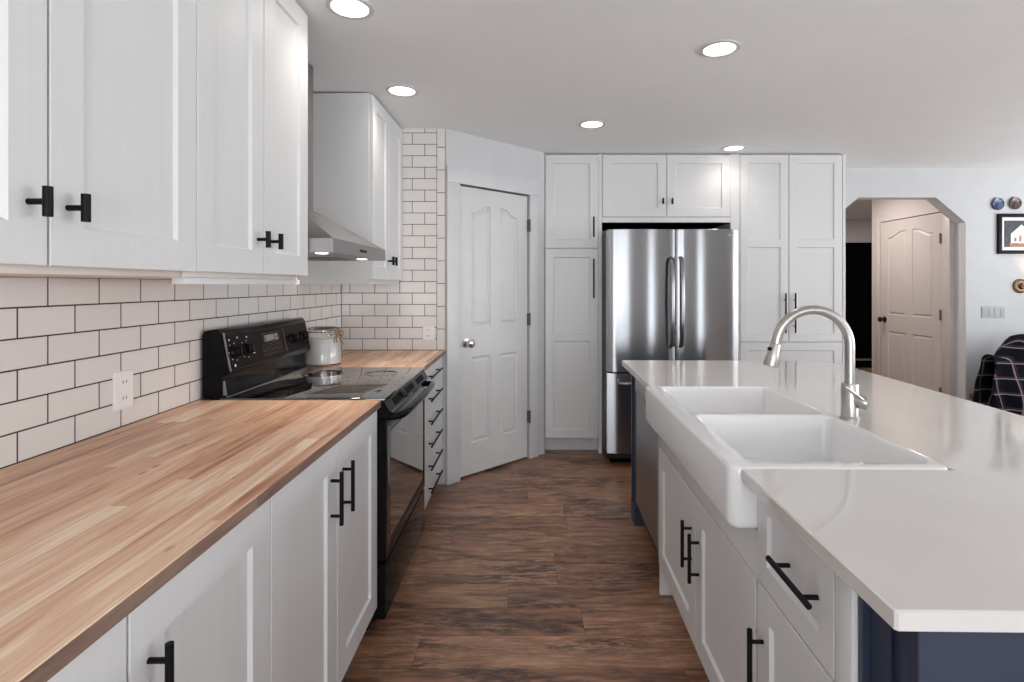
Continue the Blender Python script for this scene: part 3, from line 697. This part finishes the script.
# ------------------------------------------------------------------ island (own slight turn)
def island_cab(name, label, u0, u1, z1, cat='cabinet'):
    t = thing(name, label, cat, (0.85, (u0+u1)/2, 0), frame=ISL)
    mb = MB(FI); mb.box(u0+0.001, u1-0.001, 0.125, z1, -0.55, 0.0); mb.build('body', M['cab'], t)
    mb = MB(FI); mb.box(u0+0.001, u1-0.001, 0.0, 0.125, -0.55, -0.06); mb.build('toe_kick', M['cab'], t)
    return t
SZ = 0.645
t = thing('sink_cabinet', 'white two-door island cabinet under the farmhouse sink', 'cabinet', (0.85, 1.835, 0), frame=ISL)
mb = MB(FI); mb.box(1.302, 2.363, 0.125, 0.760, -0.55, 0.0); mb.box(1.302, 2.363, SZ+0.002, 0.760, 0.0, 0.018, 0.001)
mb.build('body', M['cab'], t)
mb = MB(FI); mb.box(1.302, 2.346, 0.0, 0.125, -0.55, -0.06); mb.box(2.346, 2.363, 0.0, 0.125, -0.55, 0.018); mb.build('toe_kick', M['cab'], t)
d = shaker(FI, 'door', t, 1.307, 1.811, 0.128, SZ, 0.075); pull(FI, d, 1.768, 0.375, 1.768, 0.535)
d = shaker(FI, 'door', t, 1.813, 2.363, 0.128, SZ, 0.075); pull(FI, d, 1.855, 0.383, 1.855, 0.543)
t = island_cab('drawer_cabinet', 'white island cabinet with one drawer over a door, nearest the camera', 0.903, 1.297, 0.885)
mb = MB(FI); mb.box(0.905, 0.957, 0.125, 0.885, 0.0, 0.021, 0.001); mb.build('filler_strip', M['cab'], t)
d = shaker(FI, 'drawer', t, 0.959, 1.298, SZ+0.003, 0.882, 0.055); pull(FI, d, 0.985, 0.768, 1.160, 0.768)
d = shaker(FI, 'door', t, 0.959, 1.298, 0.128, SZ, 0.068); pull(FI, d, 1.262, 0.375, 1.262, 0.548)

t = thing('dishwasher', 'dark stainless dishwasher built into the island near the fridge', 'dishwasher', (0.85, 2.63, 0), frame=ISL)
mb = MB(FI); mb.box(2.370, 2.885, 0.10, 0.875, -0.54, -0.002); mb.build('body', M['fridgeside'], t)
mb = MB(FI); mb.box(2.372, 2.883, 0.0, 0.10, -0.50, -0.05); mb.build('toe_kick', M['dark'], t)
mb = MB(FI); mb.slab(rect(2.372, 2.883, 0.185, 0.775), 0.0, 0.026, e=0.004); mb.build('door', M['dwsteel'], t)
mb = MB(lambda u, v, w: FI(w, v, u)); mb.slab([(0.0, 0.779), (0.026, 0.779), (0.032, 0.80), (0.030, 0.845), (0.016, 0.872), (0.0, 0.872)], 2.372, 2.883, e=0.002); c_ = mb.build('control_panel', M['hoodsteel'], t)
mb = MB(FI); mb.box(2.42, 2.48, 0.81, 0.835, 0.0305, 0.0325); mb.build('display', M['dark'], c_)

def navy_post(label, y0, y1, end):
    t = thing('island_end_panel', label, 'island panel', (0.95, (y0+y1)/2, 0), frame=ISL)
    mb = MB(FI); yb = y0 if end < 0 else y1-0.085
    mb.box(y0, y1, 0.185, 0.885, -0.98, 0.0); mb.box(yb, y1, 0.0, 0.185, -0.98, 0.0); mb.box(y0, yb, 0.0, 0.185, -0.98, -0.07)
    mb.box(y0, y0+0.022, 0.185 if end > 0 else 0.0, 0.885, 0.0, 0.012); mb.box(y1-0.012, y1, 0.0, 0.885, 0.0, 0.012); mb.box(y0+0.022, y1-0.012, 0.84, 0.885, 0.0, 0.012); mb.box(max(yb, y0+0.022), y1-0.012, 0.0, 0.10, 0.0, 0.012)
    mb.box(y0+0.052, y0+0.060, 0.20, 0.84, 0.0, 0.006)
    mb.build('post', M['navy'], t)
    F = (lambda u, v, w: (u, y0-w, v)) if end < 0 else (lambda u, v, w: (u, y1+w, v))
    mb = MB(F); mb.slab(rect(0.538, 1.530, 0.0, 0.885), 0.0005, 0.016, [rect(0.558, 1.03, 0.13, 0.82), rect(1.09, 1.50, 0.13, 0.82)], ((0.003, -0.010),), e=0.0015)
    mb.build('face_panel', M['navy'], t); return t
navy_post('navy blue panelled end of the island nearest the camera', 0.775, 0.902, -1)
navy_post('navy blue end post of the island beside the dishwasher, near the fridge', 2.888, 3.105, 1)
t = thing('island_back_panel', 'navy blue back of the island, facing the living area', 'island panel', (1.30, 1.9, 0), frame=ISL)
mb = MB(); mb.box(1.104, 1.46, 0.905, 2.886, 0.0, 0.885); mb.build('body', M['navy'], t)

# sink cut-out worktop
SY0, SY1, SX1 = 1.299, 2.352, 1.003
E0 = 0.489; c = 0.004
outline = [(E0+c, 0.733), (1.600, 0.733), (1.632, 1.40), (1.694, 2.98)]
for i in range(1, 6): a = math.radians(90*i/6); outline.append((1.560+0.136*math.cos(a), 3.024+0.136*math.sin(a)))
outline += [(1.56, 3.160), (E0+c, 3.160), (E0, 3.156), (E0, SY1+0.001), (SX1+0.001, SY1+0.001), (SX1+0.001, SY0-0.001), (E0+0.014, SY0-0.001), (E0+0.004, SY0-0.005), (E0, SY0-0.015), (E0, 0.737)]
worktop('worktop', 'large white quartz worktop on the island', 'countertop', outline, 0.886, 0.914, M['quartz'], 0.003, ISL)

# farmhouse sink
t = thing('farmhouse_sink', 'white fireclay double-bowl farmhouse sink set into the island', 'sink', (0.73, 1.83, 0.7615), frame=ISL)
AX = 0.464
mb = MB()
mb.slab(rrect(AX, SX1, SY0, SY1, 0.030, 6), 0.7615, 0.917, [rrect(AX+0.062, SX1-0.018, SY0+0.040, 1.822, 0.035, 6), rrect(AX+0.062, SX1-0.018, 1.846, SY1-0.022, 0.035, 6)],
        ((0.002, -0.001), (0.005, -0.004), (0.008, -0.012), (0.014, -0.125), (0.020, -0.138), (0.034, -0.144)), e=0.008, bottom=0.02)
mb.build('basin', M['porcelain'], t, ang=50)
for y in (1.58, 2.10):
    mb = MB(); mb.lathe((0.80, y, 0.7742), (0, 0, 1), [(0, 0.001), (0.03, 0.001), (0.036, 0.003), (0.042, 0.001), (0.042, 0)]); mb.build('drain', M['nickel'], t)

# faucet
fx, fy, fz = 1.035, 1.79, 0.9142
t = thing('faucet', 'brushed nickel gooseneck pull-down faucet on the island worktop', 'faucet', (fx, fy, fz), frame=ISL)
mb = MB(); mb.lathe((fx, fy, fz), (0, 0, 1), [(0, 0), (0.030, 0), (0.030, 0.006), (0.0265, 0.010), (0.0265, 0.112), (0.024, 0.118), (0, 0.118)], 28); mb.build('body', M['nickel'], t)
R_ = 0.122; zc = 1.155; pts = [(fx, fy, fz+0.115), (fx, fy, 1.08)]
for i in range(0, 17): a = PI*i/16*0.95; pts.append((fx-R_+R_*math.cos(a), fy, zc+R_*math.sin(a)))
p = pts[-1]; q = (p[0]-0.0015, fy, p[2]-0.006); pts.append(q)
mb = MB(); mb.tube(pts, 0.0155, 18); mb.build('spout', M['nickel'], t)
d_ = Vector((-0.235, 0, -1)).normalized()
mb = MB(); mb.lathe(q, d_, [(0, 0), (0.0165, 0.0), (0.0165, 0.004), (0.0155, 0.005), (0.0165, 0.008), (0.021, 0.048), (0.0245, 0.076), (0.0235, 0.081), (0.018, 0.082), (0, 0.080)], 24); sh = mb.build('spray_head', M['nickel'], t)
b_ = Vector(q)+d_*0.022; mb = MB(); mb.lathe(tuple(b_+Vector((-0.014, -0.006, 0.0))), (-0.9, -0.4, 0.2), [(0, 0), (0.006, 0), (0.006, 0.010), (0.004, 0.012), (0, 0.012)], 12); mb.build('button', M['black'], sh)
ax = Vector((0.72, -0.66, -0.20)).normalized(); o_ = Vector((fx, fy, fz+0.068))
mb = MB(); mb.lathe(tuple(o_), ax, [(0.020, 0.0), (0.0225, 0.03), (0.0225, 0.049), (0.019, 0.054), (0, 0.054)], 20); hb = mb.build('lever_hub', M['nickel'], t)
hp0 = o_+ax*0.040; mb = MB(); mb.tube([tuple(hp0+Vector((0.0, -0.012, 0.004))), tuple(hp0+Vector((-0.035, -0.020, 0.030))), tuple(hp0+Vector((-0.075, -0.028, 0.056)))], [0.0045, 0.004, 0.0035], 10); mb.build('lever', M['nickel'], hb)

# ------------------------------------------------------------------ recessed ceiling lights
def downlight(x, y, label):
    t = thing('ceiling_light', label, 'ceiling light', (x, y, CZ), 'recessed ceiling lights')
    mb = MB(); mb.lathe((x, y, CZ), (0, 0, -1), [(0.088, 0.0), (0.088, 0.005), (0.070, 0.006), (0.069, 0.001)], 36); mb.build('trim_ring', M['trim'], t)
    mb = MB(); mb.lathe((x, y, CZ), (0, 0, -1), [(0, 0.003), (0.040, 0.0028), (0.0685, 0.001)], 32); mb.build('lens', M['lamp'], t)
    return t
LP = [((-0.688, 2.044), 'brightest recessed ceiling light at the top edge above the range side'),
      ((-0.699, 2.923), 'recessed ceiling light close to the corner wall cabinet'),
      ((0.409, 3.533), 'recessed ceiling light in front of the tall narrow pantry cabinet'),
      ((0.851, 2.403), 'recessed ceiling light over the island'),
      ((1.580, 4.150), 'recessed ceiling light right in front of the cabinets above the fridge')]
proto = None
for (x, y), lab in LP:
    if proto is None: proto = o = downlight(x, y, lab)
    else: o = copy_tree(proto); o.location = (x, y, CZ); o['label'] = lab
    l = D.lights.new('downlight', 'SPOT'); l.energy = 5 if y > 4 else 7; l.color = (1, 0.90, 0.80); l.spot_size = 2.5; l.spot_blend = 0.9; l.shadow_soft_size = 0.06
    lo = D.objects.new('downlight', l); COL.objects.link(lo); lo.location = (x, y, CZ-0.012)

# ------------------------------------------------------------------ living area wall and chair
FW = lambda u, v, w: (u, 4.868-w, v)
t = thing('picture_frame', 'black framed picture of a white gabled house on the right wall', 'picture', (4.47, 4.868, 1.639))
mb = MB(FW); x0, x1, z0, z1 = 4.245, 4.72, 1.639, 2.003; b = 0.032
for a in ((x0, x1, z0, z0+b), (x0, x1, z1-b, z1), (x0, x0+b, z0+b, z1-b), (x1-b, x1, z0+b, z1-b)): mb.box(*a, 0.001, 0.024, 0.002)
mb.build('frame', M['black'], t)
mb = MB(FW); mb.box(x0+b, x1-b, z0+b, z1-b, 0.002, 0.010); mb.build('mat', M['plastic'], t)
mb = MB(FW); px0, px1, pz0, pz1 = x0+0.06, x1-0.06, z0+0.062, z1-0.062; mb.box(px0, px1, pz0, pz1, 0.010, 0.012); ph = mb.build('print', plain('dark_print', (0.03, 0.03, 0.035, 1), 0.4, mottle=0.6, mscale=30), t)
mb = MB(FW); mb.slab([(px0+0.06, pz0+0.01), (px1-0.10, pz0+0.01), (px1-0.10, pz0+0.12), ((px0+px1)/2-0.02, pz1-0.035), (px0+0.06, pz0+0.12)], 0.012, 0.0125, e=0.0001); mb.build('printed_house', M['plastic'], ph)
mb = MB(FW); mb.box(px0+0.05, px1-0.03, pz0, pz0+0.035, 0.0125, 0.013)
for k in range(4): mb.box(px0+0.09+k*0.045, px0+0.11+k*0.045, pz0+0.05, pz0+0.085+0.02*(k % 2), 0.0126, 0.013)
mb.build('printed_garden', plain('orange_print', (0.40, 0.17, 0.08, 1), 0.5, mottle=0.5, mscale=60), ph)
def dish(x, z, lab, ca, cb):
    m = NT('painted_plate_glaze'); v, _ = m.xyz(); f = m.noise(v, 26, 2, 0.5, 0.6); m.base(m.ramp(f, [(0.42, ca), (0.58, cb)])); m.set(Roughness=0.2)
    t = thing('wall_plate', lab, 'plate', (x, 4.868, z-0.055))
    mb = MB(); mb.lathe((x, 4.867, z), (0, -1, 0), [(0.030, 0.0), (0.052, 0.010), (0.057, 0.014), (0.055, 0.017)], 28); mb.build('rim', M['black'], t)
    mb = MB(); mb.lathe((x, 4.867, z), (0, -1, 0), [(0.0, 0.006), (0.035, 0.008), (0.0545, 0.0165)], 28); mb.build('face', m.m, t)
dish(4.247, 2.094, 'small blue and white round plate on the right wall, left one above the picture', srgb(20, 32, 56), srgb(80, 108, 140))
dish(4.403, 2.099, 'small dark plate with pinkish top on the right wall, right one above the picture', srgb(14, 17, 18), srgb(104, 72, 74))
t = thing('wall_sconce', 'small round brass wall sconce below the framed picture', 'wall lamp', (4.45, 4.868, 1.29))
mb = MB(); mb.lathe((4.455, 4.867, 1.347), (0, -1, 0), [(0, 0), (0.066, 0.0), (0.064, 0.012), (0.045, 0.020), (0.030, 0.018), (0.020, 0.035), (0, 0.040)], 30); mb.build('back_plate', M['brass'], t)
mb = MB(); mb.tube([(4.455, 4.835, 1.347), (4.455, 4.79, 1.345), (4.455, 4.775, 1.375), (4.455, 4.775, 1.395)], 0.006, 8); mb.build('arm', M['brass'], t)
l = D.lights.new('sconce_bulb', 'SPOT'); l.energy = 2; l.color = (1, 0.55, 0.32); l.shadow_soft_size = 0.02; l.spot_size = 1.6; l.spot_blend = 1
o = D.objects.new('sconce_bulb', l); COL.objects.link(o); o.location = (4.53, 4.80, 1.41); o.rotation_euler = (PI-0.15, 0, 0)

# chair with plaid blanket
cx0, cx1, cyy = 3.90, 4.42, 4.46
t = thing('upholstered_chair', 'dark wooden chair against the right wall, mostly under a plaid blanket', 'chair', ((cx0+cx1)/2, cyy, 0))
mb = MB(); mb.box(cx0+0.06, cx1, cyy+0.01, cyy+0.37, 0.33, 0.38, 0.01); mb.build('seat', M['woodchair'], t)
mb = MB(); mb.box(cx0+0.06, cx1-0.03, cyy, cyy+0.05, 0.38, 0.76, 0.012); mb.build('backrest', M['woodchair'], t)
for x in (cx0+0.09, cx1-0.03):
    for y in (cyy+0.035, cyy+0.33): mb = MB(); mb.tube([(x, y, 0), (x, y, 0.33)], [0.016, 0.022], 10); mb.build('leg', M['woodchair'], t)
def blanket():
    NU, NV = 44, 40; mb = MB(); g = []
    for i in range(NU+1):
        row = []; s = i/NU
        for j in range(NV+1):
            a = j/NV                                  # front hem -> over the top -> rear hem
            hump = 0.155*(lambda q: q*q*(3-2*q))(min(1,max(0,(s-0.12)/0.24)))
            top = 0.775+hump-0.03*math.exp(-((s-0.14)/0.12)**2)
            th = 0.07+0.03*hump/0.155
            if a < 0.42: k = a/0.42; z = 0.30+(top-th-0.30)*k; y = -th-0.05*(1-k)
            elif a < 0.62: k = (a-0.42)/0.20*PI; y = -th*math.cos(k); z = top-th+th*math.sin(k)
            else: k = (a-0.62)/0.38; z = top-th-(top-th-0.30)*k; y = th+0.03*k
            x = cx0-0.035+(cx1-cx0+0.07)*s
            flare = (0.9-z)*0.16; x += (s-0.5)*2*flare
            y += 0.014*math.sin(s*26+z*9)*(0.9-z)*2.2+0.008*math.sin(s*11+a*7)
            x += 0.010*math.sin(z*21+s*5)
            row.append(mb.v(x, cyy+0.025+y, z+0.006*math.sin(s*17)))
        g.append(row)
    for i in range(NU):
        for j in range(NV): mb.bm.faces.new((g[i][j], g[i+1][j], g[i+1][j+1], g[i][j+1]))
    o = mb.build('plaid_blanket', M['plaid']); o['label'] = 'navy and white plaid blanket draped over the chair back at the right edge'; o['category'] = 'blanket'
    sm = o.modifiers.new('thick', 'SOLIDIFY'); sm.thickness = 0.010; sm.offset = 1
    return o
blanket()
# unseen fill lights added to brighten the hall and its far end
l = D.lights.new('hall_fill', 'AREA'); l.energy = 14; l.size = 0.3; l.color = (1, 0.92, 0.86)
o = D.objects.new('hall_fill', l); COL.objects.link(o); o.location = (3.2, 5.7, CZ-0.02)
l = D.lights.new('far_hall_fill', 'AREA'); l.energy = 10; l.size = 0.3; l.color = (1, 0.93, 0.88)
o = D.objects.new('far_hall_fill', l); COL.objects.link(o); o.location = (5.0, 7.4, CZ-0.02)
